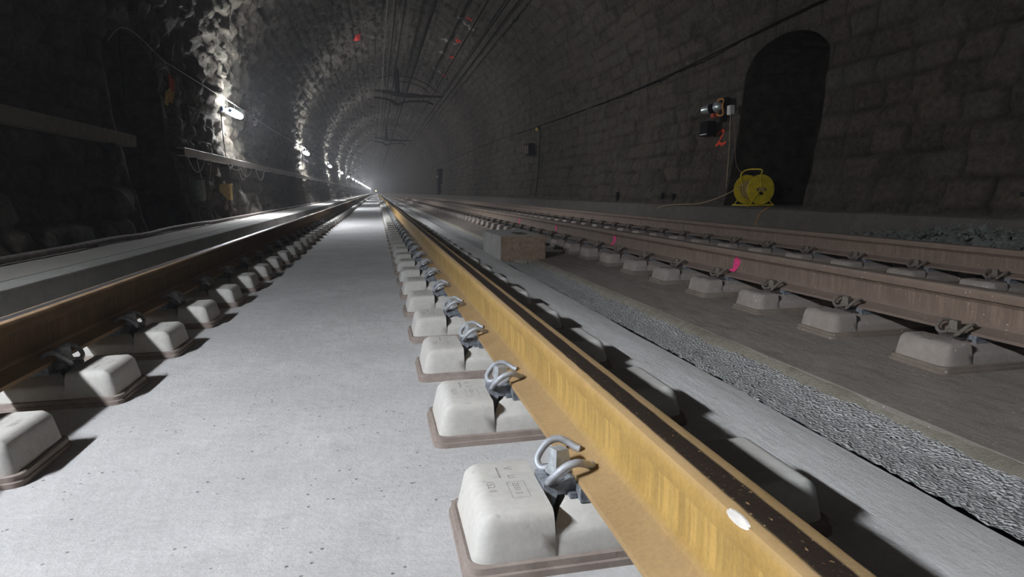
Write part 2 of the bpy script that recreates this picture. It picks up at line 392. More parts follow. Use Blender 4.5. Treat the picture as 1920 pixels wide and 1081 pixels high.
def lining(name, s0, s1, niche=None):
    S = np.linspace(s0, s1, int((s1-s0)/.055)+1)
    YY, SS = np.meshgrid(YS, S, indexing='ij')
    x, z, nx, nz = profile(SS)
    leftish = np.clip((13.5-SS)/7.0, 0, 1)
    d1, idv, jm = stones(YY, SS, True); d0, _, _ = stones(YY, SS, False)
    d = d1*leftish+d0*(1-leftish)
    fade = np.ones_like(d)
    ny, ns = YY.shape
    keep = np.ones((ny-1, ns-1), bool)
    if niche:
        y0, y1, zf, zs, zc = niche
        yc, hw = (y0+y1)/2, (y1-y0)/2
        top = zs+(zc-zs)*np.sqrt(np.clip(1-((YY-yc)/hw)**2, 0, 1))
        # snap vertex rows to the opening
        for i in range(ny):
            if y0-1e-6 <= YS[i] <= y1+1e-6:
                for zt in (zf, top[i, 0]):
                    k = np.argmin(abs(z[i]-zt)); z[i, k] = zt
                    sg = 1 if x[i, k] > XC else -1
                    x[i, k] = XC+sg*(RAD-.057*max(0, ZS-zt)**2)
        cyc = (YY[:-1, :-1]+YY[1:, 1:])/2
        zmin = np.minimum(np.minimum(z[:-1, :-1], z[1:, 1:]), np.minimum(z[1:, :-1], z[:-1, 1:]))
        zmax = np.maximum(np.maximum(z[:-1, :-1], z[1:, 1:]), np.maximum(z[1:, :-1], z[:-1, 1:]))
        tc = np.minimum(top[:-1, :-1], top[1:, 1:]); tx = np.maximum(top[:-1, :-1], top[1:, 1:])
        zc_ = (zmin+zmax)/2
        keep = ~((cyc > y0) & (cyc < y1) & (zc_ > zf) & (zc_ < (tc+tx)/2))
    if niche:
        dn = np.maximum(np.maximum(y0-YY, YY-y1), np.maximum(z-top, zf-z))
        d = d*(.2+.8*np.clip(np.abs(dn)/(.25 if s0 < lowL else 1.1), 0, 1)**1.3)
    X = x+nx*d; Z = z+nz*d
    V = np.stack([X, YY, Z], -1).reshape(-1, 3)
    idx = np.arange(ny*ns).reshape(ny, ns)
    F = np.stack([idx[:-1, :-1], idx[:-1, 1:], idx[1:, 1:], idx[1:, :-1]], -1)[keep]
    me = bpy.data.meshes.new(name)
    me.vertices.add(len(V)); me.vertices.foreach_set('co', V.ravel().astype(np.float32))
    nf = len(F); me.loops.add(nf*4); me.loops.foreach_set('vertex_index', F.ravel().astype(np.int32))
    me.polygons.add(nf); me.polygons.foreach_set('loop_start', np.arange(0, nf*4, 4, dtype=np.int32))
    me.polygons.foreach_set('loop_total', np.full(nf, 4, np.int32))
    me.polygons.foreach_set('use_smooth', np.ones(nf, bool))
    me.update(calc_edges=True); me.validate()
    for nm, arr in (('stone', idv), ('joint', jm)):
        a = me.attributes.new(nm, 'FLOAT', 'POINT'); a.data.foreach_set('value', arr.ravel().astype(np.float32))
    me.materials.append(M['stone'])
    o = link(name, me); o['kind'] = 'structure'
    if niche:
        # recess behind the opening: jambs, arch, floor, back
        me.materials.append(M['dark_stone'])
        y0, y1, zf, zs, zc = niche
        sg = 1 if s0 > lowL else -1
        bm = bmesh.new(); bm.from_mesh(me)
        be = [e for e in bm.edges if e.is_boundary and all(y0-.01 <= q.co.y <= y1+.01 and zf-.06 < q.co.z < zc+.06 for q in e.verts)]
        yc_n, hw_n = (y0+y1)/2, (y1-y0)/2
        for q in {w_ for e in be for w_ in e.verts}:
            if q.co.z > zs+.02:
                a_ = math.atan2((q.co.z-zs)/(zc-zs), (q.co.y-yc_n)/hw_n)
                q.co.y = yc_n+hw_n*math.cos(a_); q.co.z = zs+(zc-zs)*math.sin(a_)
        depth = 1.15; xb = XC+sg*(RAD+depth)
        nsteps = 8; ring = be
        for k in range(nsteps):
            r = bmesh.ops.extrude_edge_only(bm, edges=ring)
            vs = [g for g in r['geom'] if isinstance(g, bmesh.types.BMVert)]
            ring = [g for g in r['geom'] if isinstance(g, bmesh.types.BMEdge) and g.is_boundary]
            for q in vs:
                if k == nsteps-1: q.co.x = xb
                else: q.co.x += (xb-q.co.x)/(nsteps-k)
                q.co.y += random.uniform(-.012, .012); q.co.z += random.uniform(-.012, .012) if q.co.z > zf+.05 else 0
            for g in r['geom']:
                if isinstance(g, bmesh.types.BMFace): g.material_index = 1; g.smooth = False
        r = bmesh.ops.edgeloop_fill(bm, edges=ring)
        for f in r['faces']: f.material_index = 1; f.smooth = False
        bm.to_mesh(me); bm.free()
    return o
SA = lowL+.35; SB = S_END-lowL-.35
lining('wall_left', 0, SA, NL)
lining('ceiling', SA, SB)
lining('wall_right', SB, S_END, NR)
# plugs at both ends of the modelled length: the tunnel runs on, closed by dark rock
for nm, yy in (('wall_far', Y1-.5), ('wall_back', Y0)):
    n = 48; mb = MB(); ss = np.linspace(0, S_END, n); px, pz, _, _ = profile(ss)
    vs = [(a+(.3 if a > XC else -.3), yy, c_) for a, c_ in zip(px, pz)]
    mb.add(vs, [tuple(range(n))]); o = mb.build(nm, 'dark_stone'); o['kind'] = 'structure'

# ------------------------------------------------------------------ floor
def ribbed(name, sect, mat, y0=Y0, y1=Y1, jit=None, closed=False, near=30, step=.12):
    """extrude a section (x, z) along y; jit(y, k) -> (dx, dz)"""
    ys = [y0] if y0 < -2 else []
    y = max(y0, -2.)
    while y < min(near, y1): ys.append(y); y += step*(1+max(0, y)*.12)
    ys += list(np.linspace(max(y, 1), y1, 24)) if y1 > y else [y1]
    vs = []; n = len(sect)
    for y in ys:
        for k, (x, z) in enumerate(sect):
            dx, dz = jit(y, k) if jit else (0, 0)
            vs.append((x+dx, y, z+dz))
    m_ = n if closed else n-1
    fs = [(i*n+k, i*n+(k+1) % n, (i+1)*n+(k+1) % n, (i+1)*n+k) for i in range(len(ys)-1) for k in range(m_)]
    if closed: fs += [tuple(range(n))[::-1], tuple((len(ys)-1)*n+k for k in range(n))]
    mb = MB(); mb.add(vs, fs)
    o = mb.build(name, mat, smooth=True, sharp=35); o['kind'] = 'structure'
    return o
def nz1(y, s=0, f=2.): return float(fbm(np.array([y*f+s*13.7]), np.array([s*3.3]), np.array([.5]), 3)[0]-.44)
ribbed('floor', [(-1.80, -.3), (-1.80, 0), (-1.44, 0), (.74, 0), (.74, -.3)], 'slab')
ribbed('floor', [(.741, -.3), (.741, 0), (.95, .0), (1.10, -.012), (1.185, -.026), (1.192, -.12)], 'edge_slab',
       jit=lambda y, k: ((nz1(y, 1, 1.1)*.05 if k >= 4 else 0), 0))
# rough aggregate strip, a real pebbled surface near the camera
def rough_strip():
    xs = np.linspace(1.212, 1.58, 26); ys = []; y = -.4
    while y < 26: ys.append(y); y += max(.016, y*.006+.008)
    ys = np.array([-14, -4.]+ys+list(np.linspace(30, Y1, 20)))
    YY, XX = np.meshgrid(ys, xs, indexing='ij')
    nr = np.clip(1-YY/26, 0, 1)
    zz = -.036-.034*np.clip((XX-1.208)/.2, 0, 1)+.022*(fbm(XX*58, YY*46, 0*XX+2, 3)-.45)*nr+.02*(fbm(XX*3, YY*1.2, 0*XX+7, 2)-.4)
    e = np.clip((XX-1.47)/.06, 0, 1); zz = zz-.0*e
    XX2 = XX.copy()
    mb = MB(); n = len(xs)
    mb.add([(float(a), float(b_), float(c_)) for a, b_, c_ in zip(XX2.ravel(), YY.ravel(), zz.ravel())],
           [(i*n+k, i*n+k+1, (i+1)*n+k+1, (i+1)*n+k) for i in range(len(ys)-1) for k in range(n-1)])
    o = mb.build('floor', 'rough', smooth=True, sharp=80); o['kind'] = 'structure'
rough_strip()
ribbed('floor', [(1.17, -.11), (1.22, -.11)], 'crack')
ribbed('trim_1', [(1.515, -.13), (1.525, -.085), (1.545, -.058), (1.565, -.044), (1.59, Z2-.0005), (1.61, -.10)], 'slab_lip',
       jit=lambda y, k: (nz1(y, 2, 5.)*.09+nz1(y, 3, .6)*.06, nz1(y, 4+k, 9.)*.016 if 0 < k < 4 else 0), step=.05)
ribbed('floor', [(1.575, -.2), (1.575, Z2), (2.0, Z2), (4.2, Z2), (4.75, Z2), (4.75, -.2)], 'brown_slab')
ribbed('floor', [(4.7, -.06), (5.6, -.02)], 'plinth')
# left walkway and kerb
ribbed('floor', [(-2.75, .222), (-1.957, .222), (-1.957, 0)], 'walk')
ribbed('trim_2', [(-1.95, .1), (-1.95, .214), (-1.945, .222), (-1.825, .222), (-1.80, .213), (-1.788, .19), (-1.785, .0), (-1.785, -.1)], 'kerb',
       jit=lambda y, k: (0, nz1(y, 9, 4.)*.006 if k in (4, 5) else 0))
ribbed('floor', [(-1.958, .205), (-1.949, .205)], 'crack')
# plinth at the foot of the right wall
ribbed('trim_3', [(4.93, -.1), (4.95, .05), (4.985, .30), (5.01, .365), (5.05, .382), (5.35, .387)], 'plinth',
       jit=lambda y, k: (nz1(y, 20+k, 1.3)*.07, nz1(y, 30+k, 2.)*.03 if 0 < k < 5 else 0))
# niche floors
mb = MB(); mb.box((5.06, NR[0]-.05, .2), (6.65, NR[1]+.05, .3875)); mb.build('floor', 'plinth')['kind'] = 'structure'

# ------------------------------------------------------------------ rails
RP = [(-.075, 0), (.075, 0), (.075, .0115), (.070, .0135), (.030, .024), (.018, .031), (.0095, .050), (.0085, .085), (.010, .115),
      (.020, .129), (.0345, .1345), (.0355, .138), (.0360, .163), (.0345, .1692), (.0300, .1714), (.012, .172), (-.012, .172), (-.0260, .1712),
      (-.0330, .1685), (-.0360, .160), (-.0355, .138), (-.0345, .1345), (-.020, .129), (-.010, .115), (-.0085, .085), (-.0095, .050),
      (-.018, .031), (-.030, .024), (-.070, .0135), (-.075, .0115)]
def rail(x, z, mat, label, group=None):
    ys = [Y0, -3, 0, 5, 10, 20, 40, 80, 160, Y1]; n = len(RP)
    mb = MB(); mb.add([(a, y, b_) for y in ys for a, b_ in RP],
                      [(i*n+k, i*n+(k+1) % n, (i+1)*n+(k+1) % n, (i+1)*n+k) for i in range(len(ys)-1) for k in range(n)]
                      + [tuple(range(n))[::-1], tuple((len(ys)-1)*n+k for k in range(n))])
    o = mb.build('rail', mat, smooth=True, sharp=32, loc=(x, 0, z))
    return tag(o, label, 'rail', group)
ZR = .123
rail(X_L, ZR, 'rail_left', 'shadow-dark rust brown rail of the near track with shiny top, beside the left walkway kerb')
r2 = rail(X_R, ZR, 'rail_yellow', 'ochre yellow streaked rail right of the white slab, with dark band along its top')
r3 = rail(X_3, Z2+ZR, 'rail_old', 'dusty brown rail of the far track with pink paint marks on its side')
rail(X_4, Z2+ZR, 'rail_old', 'dusty brown rail nearest the right wall')
PINK = ((3.81, 0), (6.04, 0), (8.17, 0), (10.4, 0))
# pink spray marks on the web of rail 3
for y, hh in PINK:
    mb = MB()
    zs = [.03, .05, .07, .09, .11, .125]; ws = [.035, .022, .030, .034, .028, .012]
    off = [.02, .012, .0, -.01, -.012, -.02]
    xx = [-.033, -.0125, -.0110, -.0108, -.0122, -.0195]
    vs = []
    for a, w_, o_, x_ in zip(zs, ws, off, xx): vs += [(x_, y-w_*1.2+o_, a), (x_, y+w_*1.2+o_, a)]
    mb.add(vs, [(2*i, 2*i+1, 2*i+3, 2*i+2) for i in range(5)])
    p = mb.build('paint_mark', 'pink', r3); p['label'] = 'bright pink spray paint mark'
# white dab on the yellow rail's head
mb = MB(); mb.lathe([(.0001, 0), (.009, .0002), (.012, -.001)], (0, 0, 0), n=12)
p = mb.build('paint_dab', 'white', r2, loc=(-.0335, .615, .1685)); p.rotation_euler = (0, -.75, 0); p.scale = (.55, 2.0, 1); p['label'] = 'whitish dab of dried grout'

# ------------------------------------------------------------------ sleeper blocks
SEAT, SHO, GRV = .097, .109, .036
AX0, WX, AY0, WY = .238, .046, .103, .026
def body_mesh(mat, halfL, halfR, lod):
    mb = MB()
    def cols(ay):
        t = min(1, max(0, (ay-.045)/(AY0-.045)))
        xl = .096+.036*t
        return [0, .05, xl-.010, xl, xl+.004, .135, .137, .165, .195, AX0]
    def P(ci, ay, x):
        if ci <= 3: return (SEAT if ci < 3 else SEAT-.003)-(.024 if ay > .08 else 0)
        if ci in (4, 5): return GRV+(SEAT-.004-GRV)*.45*min(1, max(0, (ay-.05)/.032))
        if ci == 6: return SHO-.001
        return SHO
    rows = [-AY0, -.075, -.045, 0, .045, .075, AY0] if lod == 0 else [-AY0, AY0]
    sgn = []
    nC = 10
    full = [(-1, c) for c in range(nC-1, 0, -1)]+[(1, c) for c in range(nC)]
    if lod: full = [q for q in full if q[1] in (0, 3, 4, 5, 6, 9)]
    def X(sg, c, ay):
        x = cols(ay)[c]
        L = (halfL if sg < 0 else halfR)-.285
        if c >= 7: x += L*(c-6)/3
        return sg*x
    grid = []
    for y in rows:
        for sg, c in full:
            x = X(sg, c, abs(y)); grid.append((x, y, P(c, abs(y), abs(x))))
    nx_, ny_ = len(full), len(rows)
    mb.add(grid, [(j*nx_+i, j*nx_+i+1, (j+1)*nx_+i+1, (j+1)*nx_+i) for j in range(ny_-1) for i in range(nx_-1)])
    # outward rings: flanks with rounded shoulder and corner fans
    per = []
    fan = [0, .167, .333, .5, .667, .833, 1] if lod == 0 else [0, .5, 1]
    def corner(idx, a0, a1):
        for t in fan: per.append((idx, a0+(a1-a0)*t))
    for i in range(1, nx_-1): per.append((i, -90))
    corner(nx_-1, -90, 0)
    for j in range(1, ny_-1): per.append((j*nx_+nx_-1, 0))
    corner(ny_*nx_-1, 0, 90)
    for i in range(nx_-2, 0, -1): per.append(((ny_-1)*nx_+i, 90))
    corner((ny_-1)*nx_, 90, 180)
    for j in range(ny_-2, 0, -1): per.append((j*nx_, 180))
    corner(0, 180, 270)
    ts = [.2, .38, .52, .62, .72, .86, 1.0] if lod == 0 else [.5, 1.0]
    def g(t): return 1-.20*(t/.62)**2.2 if t <= .62 else .80*(1-(t-.62)/.38)
    base = len(mb.v); K = len(per); prev = None
    for ti, t in enumerate([0.]+ts):
        ring = []
        for idx, ang in per:
            x, y, z = mb.v[idx]; a = math.radians(ang)
            ax = abs(x); seat_h = SEAT-.004
            zt = z
            if z < .068: zt = z+(seat_h-.024-z)*min(1, t/.55)
            ring.append((x+math.cos(a)*WX*t, y+math.sin(a)*WY*t, .022+(zt-.022)*g(t)))
        o_ = len(mb.v); mb.v += ring
        if prev is not None:
            for k in range(K): mb.f.append((prev+k, prev+(k+1) % K, o_+(k+1) % K, o_+k)); mb.m.append(0)
        prev = o_
    # skirt
    o_ = len(mb.v); mb.v += [(p[0]*1.003, p[1]*1.01, -.03) for p in mb.v[prev:prev+K]]
    for k in range(K): mb.f.append((prev+k, prev+(k+1) % K, o_+(k+1) % K, o_+k)); mb.m.append(0)
    me = bpy.data.meshes.new('concrete_body'); me.from_pydata(mb.v, [], mb.f); me.materials.append(M[mat])
    bm = bmesh.new(); bm.from_mesh(me); bmesh.ops.remove_doubles(bm, verts=bm.verts, dist=1e-5); bmesh.ops.recalc_face_normals(bm, faces=bm.faces)
    for f in bm.faces: f.smooth = True
    for e in bm.edges:
        if len(e.link_faces) == 2 and e.calc_face_angle(0) > math.radians(42): e.smooth = False
    bm.to_mesh(me); bm.free(); return me
def boot_mesh(mat, halfL, halfR):
    def loop(o, z, r=.03):
        x0, x1, hy = -halfL-o, halfR+o, .125+o; pts = []
        for cx, cy, a0 in ((x1-r, -hy+r, -90), (x1-r, hy-r, 0), (x0+r, hy-r, 90), (x0+r, -hy+r, 180)):
            for k in range(4):
                a = math.radians(a0+30*k); pts.append((cx+r*math.cos(a), cy+r*math.sin(a), z))
        return pts
    prof = [(-.006, .024), (.004, .0285), (.010, .026), (.0105, .014), (.0145, .012), (.0155, -.02)]
    mb = MB(); L = [loop(*q) for q in prof]; n = len(L[0])
    mb.add([p for l in L for p in l], [(i*n+k, i*n+(k+1) % n, (i+1)*n+(k+1) % n, (i+1)*n+k) for i in range(len(L)-1) for k in range(n)])
    return mb.mesh('rubber_boot', mat, smooth=True, sharp=38)
def spline(pts, n=5):
    pts = [Vector(p) for p in pts]; out = []
    for i in range(len(pts)-1):
        p0, p1, p2, p3 = pts[max(i-1, 0)], pts[i], pts[i+1], pts[min(i+2, len(pts)-1)]
        for k in range(n):
            t = k/n
            out.append(.5*((2*p1)+(p2-p0)*t+(2*p0-5*p1+4*p2-p3)*t*t+(3*p1-p0-3*p2+p3)*t**3))
    out.append(pts[-1]); return out
def clip_mesh(mat, lod):
    h = [(.040, .038, .1485), (.048, .044, .150), (.060, .054, .158), (.078, .061, .165), (.098, .062, .161), (.116, .058, .146), (.127, .049, .130), (.124, .033, .120),
         (.113, .026, .121), (.098, .022, .126), (.083, .017, .131), (.075, .009, .134), (.073, 0, .134)]
    pts = h+[(a, -b_, c_) for a, b_, c_ in h[-2::-1]]
    if lod: pts = [pts[i] for i in (0, 3, 6, 9, 12, 15, 18, 21, 24)]
    mb = MB(); P_ = [(-a, b_, c_) for a, b_, c_ in (spline(pts, 3) if not lod else pts)]
    mb.tube(P_, .0074, 8 if not lod else 3)
    return mb.mesh('spring_clip', mat, smooth=True, sharp=60)
def screw_mesh(mat):
    mb = MB(); c = (-.096, 0, 0)
    mb.lathe([(.0105, .09), (.0105, .125), (.026, .126), (.026, .1295), (.024, .131), (.021, .133), (.019, .141)], c, n=20)
    for z0, r0, z1, r1 in ((.140, .0195, .172, .0150),):
        a = math.radians(18)
        def sq(r, z): return [(c[0]+r*1.25*math.cos(a+PI/4+k*PI/2), r*1.25*math.sin(a+PI/4+k*PI/2), z) for k in range(4)]
        vs = sq(r0, z0)+sq(r1*1.04, z1-.002)+sq(r1*.94, z1)
        mb.add(vs, [(0, 1, 5, 4), (1, 2, 6, 5), (2, 3, 7, 6), (3, 0, 4, 7), (4, 5, 9, 8), (5, 6, 10, 9), (6, 7, 11, 10), (7, 4, 8, 11), (8, 9, 10, 11)])
        mb.box((c[0]-.008, -.0025, z1-.001), (c[0]+.008, .0025, z1+.0015), bev=.001)
    return mb.mesh('rail_screw', mat, smooth=True, sharp=35)
def plate_mesh(mat, lod):
    mb = MB(); w = .041
    # angled plate between the foot and the shoulder, with rear nose lying in the groove
    prof = [(-.0765, .097), (-.0765, .128), (-.084, .130), (-.112, .116), (-.120, .120), (-.1345, .116), (-.1345, .066), (-.124, .050), (-.110, .097)]
    n = len(prof)
    mb.add([(x, s*w*(1. if i < 4 or i > 7 else .86), z) for s in (-1, 1) for i, (x, z) in enumerate(prof)],
           [tuple(range(n)), tuple(n+k for k in range(n))[::-1]]+[(k, (k+1) % n, n+(k+1) % n, n+k) for k in range(n)])
    if not lod:
        for s in (-1, 1):
            mb.box((-.122, s*.031-.008, .108), (-.086, s*.031+.008, .126), bev=.002)
            mb.box((-.092, s*.056-.008, .095), (-.078, s*.056+.008, .106), bev=.002)
    return mb.mesh('guide_plate', mat)
def pad_mesh():
    mb = MB(); mb.box((-.077, -.08, .096), (.077, .08, ZR)); return mb.mesh('rail_pad', 'plate')
def mark_mesh(mat):
    mb = MB(); z = SHO+.0009
    def text(s, size, x, y):
        cu = bpy.data.curves.new('t', 'FONT'); cu.body = s; cu.size = size; cu.resolution_u = 2; cu.offset = .0002
        ob = bpy.data.objects.new('t', cu); col.objects.link(ob)
        dg = bpy.context.evaluated_depsgraph_get(); me = ob.evaluated_get(dg).to_mesh()
        # reads towards the camera, tops of the letters towards the rail
        mb.add([(x+p.co.y, y-p.co.x, z) for p in me.vertices], [tuple(f.vertices) for f in me.polygons])
        ob.to_mesh_clear(); bpy.data.objects.remove(ob); bpy.data.curves.remove(cu)
    text('V', .026, -.193, .075); text('LI', .020, -.190, .036); text('152 II', .021, -.236, .018)
    text('2551 3', .0165, -.188, .0)
    t = .0006
    for a, b_, c_, d in ((-.198, .005, -.198, -.06), (-.165, .005, -.165, -.06), (-.198, .005, -.165, .005), (-.198, -.06, -.165, -.06), (-.207, .075, -.2045, .028)):
        mb.add([(min(a, c_)-t, min(b_, d)-t, z), (max(a, c_)+t, min(b_, d)-t, z), (max(a, c_)+t, max(b_, d)+t, z), (min(a, c_)-t, max(b_, d)+t, z)], [(0, 1, 2, 3)])
    return mb.mesh('cast_marking', mat)

SHARED = {}
for key, bmat, bt, pl, cl, scw, mk, hl, hr in (('w', 'block', 'boot', 'plate', 'clip', 'screw', 'mark', .285, .405), ('b', 'block_brown', 'boot_brown', 'plate_brown', 'clip_brown', 'clip_brown', 'mark_brown', .262, .30)):
    S_ = {}
    for lod in (0, 1):
        S_['body', lod] = body_mesh(bmat, hl, hr, lod); S_['clip', lod] = clip_mesh(cl, lod); S_['plate', lod] = plate_mesh(pl, lod)
    S_['boot'] = boot_mesh(bt, hl, hr); S_['screw'] = screw_mesh(scw); S_['mark'] = mark_mesh(mk)
    SHARED[key] = S_
PAD = pad_mesh()
MIR = Matrix.Rotation(PI, 4, 'Z')
def make_block(key, lod):
    S_ = SHARED[key]; root = empty('sleeper_block')
    link('concrete_body', S_['body', lod], root); link('rubber_boot', S_['boot'], root)
    if lod < 2:
        for side in (0, 1):
            for nm, me in (('guide_plate', S_['plate', lod]), ('spring_clip', S_['clip', lod]))+((('rail_screw', S_['screw']),) if lod == 0 else ()):
                o = link(nm, me, root)
                if side: o.rotation_euler.z = PI
    if lod == 0:
        link('rail_pad', PAD, root); link('cast_marking', S_['mark'], root)
    return root
YW, YB = 1.735, 2.075
rows = [('w', X_R, YW, 0, -2, 90, 'white concrete sleeper block', 'under the ochre yellow rail', 'white sleeper blocks under the yellow rail', 0.),
        ('w', X_L, YW, 0, -2, 90, 'white concrete sleeper block', 'under the dark left rail', 'white sleeper blocks under the left rail', PI),
        ('b', X_3, YB, Z2, -2, 60, 'brown dusty sleeper block', 'under the rail with pink paint marks', 'brown sleeper blocks under the pink-marked rail', 0.),
        ('b', X_4, YB, Z2, -1, 60, 'dusty brown sleeper block', 'under the rail by the right wall', 'brown sleeper blocks under the rail nearest the right wall', 0.)]
firstvis = {X_R: -1, X_L: 0, X_3: 0, X_4: 2}
protos = {}
for key, x, yb, zb_, k0, n, what, where, grp, rz in rows:
    for k in range(k0, k0+n):
        if key == 'b' and k < 0: continue
        lod = 0 if k < 18 else 1
        if (key, lod) not in protos: o = protos[key, lod] = make_block(key, lod)
        else: o = copy_tree(protos[key, lod])
        o.location = (x, yb+.6*k, zb_); o.rotation_euler.z = rz
        if rz == 0 and x == X_4: pass
        i = k-firstvis[x]+1
        if i < 1: lab = what+' '+where+', at the frame edge'
        elif i <= 40: lab = ordinal(i)+' '+what+' from the camera '+where
        else: lab = 'tiny distant '+what+' '+where+', beyond the fortieth'
        tag(o, lab, 'sleeper block', grp)
# the rest of the blocks, far down the tunnel
for key, xs, yb, zb_, n0, rz, lab in (('w', (X_R, X_L), YW, 0, 88, 0, 'merged row of tiny white sleeper blocks at the far end of the near track'),
                               ('b', (X_3, X_4), YB, Z2, 60, 0, 'merged row of tiny brown sleeper blocks at the far end of the far track')):
    src = SHARED[key]['body', 1]; sv = [tuple(p.co) for p in src.vertices]; sf = [tuple(f.vertices) for f in src.polygons]
    mb = MB()
    for x in xs:
        for k in range(n0, 300 if key == 'w' else 250):
            mb.add([(x+a, yb+.6*k+b_, zb_+c_) for a, b_, c_ in sv], sf)
    me = bpy.data.meshes.new('sleeper_blocks'); me.from_pydata(mb.v, [], mb.f); me.materials.append(src.materials[0])
    tag(link('sleeper_blocks', me), lab, 'sleeper block', None, 'stuff')

# ------------------------------------------------------------------ concrete block between the tracks
t = empty('concrete_plinth', (1.44, 6.92, -.07))
mb = MB()
x0, x1, ya, yc_ = 1.205-1.44, 1.672-1.44, 6.375-6.92, 7.48-6.92
zt = .272
mb.box((x0, ya, 0), (x1, yc_, zt), bev=.006)
mb.m = [0]*len(mb.m)
o = mb.build('block_body', ['grey_conc', 'rust'], t, sharp=30)
for p in o.data.polygons:
    if p.normal.y < -.8 or (p.normal.z > .8 and False): p.material_index = 1
mb = MB(); mb.box((-.02, -.30, zt-.002), (.10, -.02, zt+.006), bev=.003); mb.build('lid_recess', 'plinth', t)
mb = MB()
for i in range(26):
    a = random.uniform(x0-.02, x1); s_ = random.uniform(.012, .03)
    mb.box((a, ya-random.uniform(.01, .05), -.01), (a+s_*2.2, ya+.01, random.uniform(.012, .035)), bev=.004)
mb.build('mortar_bed', 'slab_lip', t)['kind'] = 'stuff'
tag(t, 'rust stained concrete block standing between the two tracks', 'concrete block')

# ------------------------------------------------------------------ tube lamps on the left wall
def make_lamp():
    t = empty('tube_lamp')
    L = .50
    mb = MB(); pr = [(.0001, -L)]+[(.056*math.sin(a), -L+.056*(1-math.cos(a))) for a in (.5, 1.0, PI/2)]
    pr += [(.056*math.sin(a), L-.056*(1-math.cos(a))) for a in (PI/2, 1.0, .5)]+[(.0001, L)]
    mb.lathe(pr, (0, 0, 0), (0, 1, 0), n=12); mb.build('light_tube', 'lamp', t, smooth=True, sharp=60)
    mb = MB(); mb.box((-.095, -L+.03, -.045), (-.058, L-.03, .045), bev=.006); mb.build('housing', 'housing', t)
    for s in (-1, 1):
        mb = MB(); mb.tube([(-.075, s*.34, .04), (-.075, s*.34, .15), (-.085, s*.34, .23)], .006, 6); mb.build('hanger', 'steel_dark', t)
    for s in (-1, 1):
        mb = MB(); mb.lathe([(.02, -.02), (.036, -.015), (.038, .01), (.03, .02)] if s < 0 else [(.03, -.02), (.038, -.01), (.036, .015), (.02, .02)], (0, s*(L-.01), 0), (0, 1, 0), n=14); mb.build('end_baffle', 'housing', t, smooth=True, sharp=40)  # opaque caps added to cut light leaving along the tube
    mb = MB(); mb.box((-.13, -L-.20, -.03), (-.075, -L-.04, .05), bev=.01); mb.build('connector', 'blue', t)
    return t
lp = make_lamp()
for i in range(-1, 25):
    o = lp if i == -1 else copy_tree(lp)
    o.location = (LAMP_X, LAMP_Y0+LAMP_DY*i, LAMP_Z)
    if i == -1: cool = o
    if i < 1: lab = 'tube lamp on the left wall beside or behind the camera'
    elif i == 1: lab = 'large glowing tube lamp on the left wall, nearest of the lamps in view'
    elif i <= 8: lab = ORD[i]+' glowing lamp from the camera along the left wall'
    else: lab = 'tiny glowing lamp in the far string along the left wall'
    tag(o, lab, 'lamp', 'lamps along the left wall')

for ch in cool.children:
    if ch.name.startswith('light_tube'):
        ch.data = ch.data.copy(); ch.data.materials[0] = M['lamp_cool']
def along(pts, n=6): return spline(pts, n)
def cable(name, pts, r, mat, lab, cat='cable', n=6, group=None, sm=5):
    mb = MB(); mb.tube(along(pts, sm), r, n); return tag(mb.build(name, mat, smooth=True, sharp=60), lab, cat, group)
# carrying cable over the lamps
p = []
for i in range(1, 26):
    y = LAMP_Y0+LAMP_DY*i
    if i == 1: p += [(-2.76, 8.0, 2.32), (-2.74, 8.35, 2.53), (-2.72, 8.8, 2.56), (-2.71, 9.7, 2.44), (-2.70, 10.1, 2.43)]
    p += [(-2.70, y-.5, 2.43), (-2.70, y+.5, 2.43), (-2.70, y+6, 2.38)]
p.sort(key=lambda q: q[1])
p = [q for q in p if not (5.5 < q[1] < 7.8 and q[2] > 2.36)]
cable('lamp_cable', p, .006, 'cable_dusty', 'thin pale cable strung above the lamps on the left wall')
# small loop of cable over the left niche
cable('cable_loop', [(-2.74, 8.35, 2.52), (-2.72, 8.2, 2.3), (-2.70, 8.15, 2.0), (-2.70, 8.12, 1.75)], .006, 'cable', 'thin dark cable hanging down over the left niche')
# drop cables from lamps
for i in range(1, 9):
    y = LAMP_Y0+LAMP_DY*i
    cable('drop_cable', [(-2.71, y-.72, 2.2), (-2.71, y-.72, 1.8), (-2.69, y-.70, 1.33)], .008, 'cable',
          'thin vertical cable running down from '+('the nearest lamp' if i == 1 else 'the '+ORD[i]+' lamp')+' to the tray', 'cable', 5, 'drop cables under the lamps')
# flag-like cloth hanging above the left niche
t = empty('hanging_cloth', (-2.62, 9.55, 2.02))
def cloth(w0, w1, z0, z1, y0, y1, ph):
    mb = MB(); R_, C_ = 7, 7; vs = []
    for side in (0, .006):
        for i in range(R_):
            for j in range(C_):
                a, b_ = i/(R_-1), j/(C_-1)
                w = w0+(w1-w0)*a
                vs.append((side+.02*math.sin(b_*7+ph+a), y0+(y1-y0)*a+w*(b_-.5), z0+(z1-z0)*a+.012*math.sin(b_*5)))
    fs = []
    for o_ in (0, R_*C_): fs += [(o_+i*C_+j, o_+i*C_+j+1, o_+(i+1)*C_+j+1, o_+(i+1)*C_+j) for i in range(R_-1) for j in range(C_-1)]
    q = R_*C_
    for i in range(R_-1): fs += [(i*C_, (i+1)*C_, q+(i+1)*C_, q+i*C_), (i*C_+C_-1, (i+1)*C_+C_-1, q+(i+1)*C_+C_-1, q+i*C_+C_-1)]
    for j in range(C_-1): fs += [(j, j+1, q+j+1, q+j), ((R_-1)*C_+j, (R_-1)*C_+j+1, q+(R_-1)*C_+j+1, q+(R_-1)*C_+j)]
    mb.add(vs, fs); return mb
cloth(.17, .20, .20, .02, .10, .05, 0).build('red_panel', 'red', t, smooth=True)
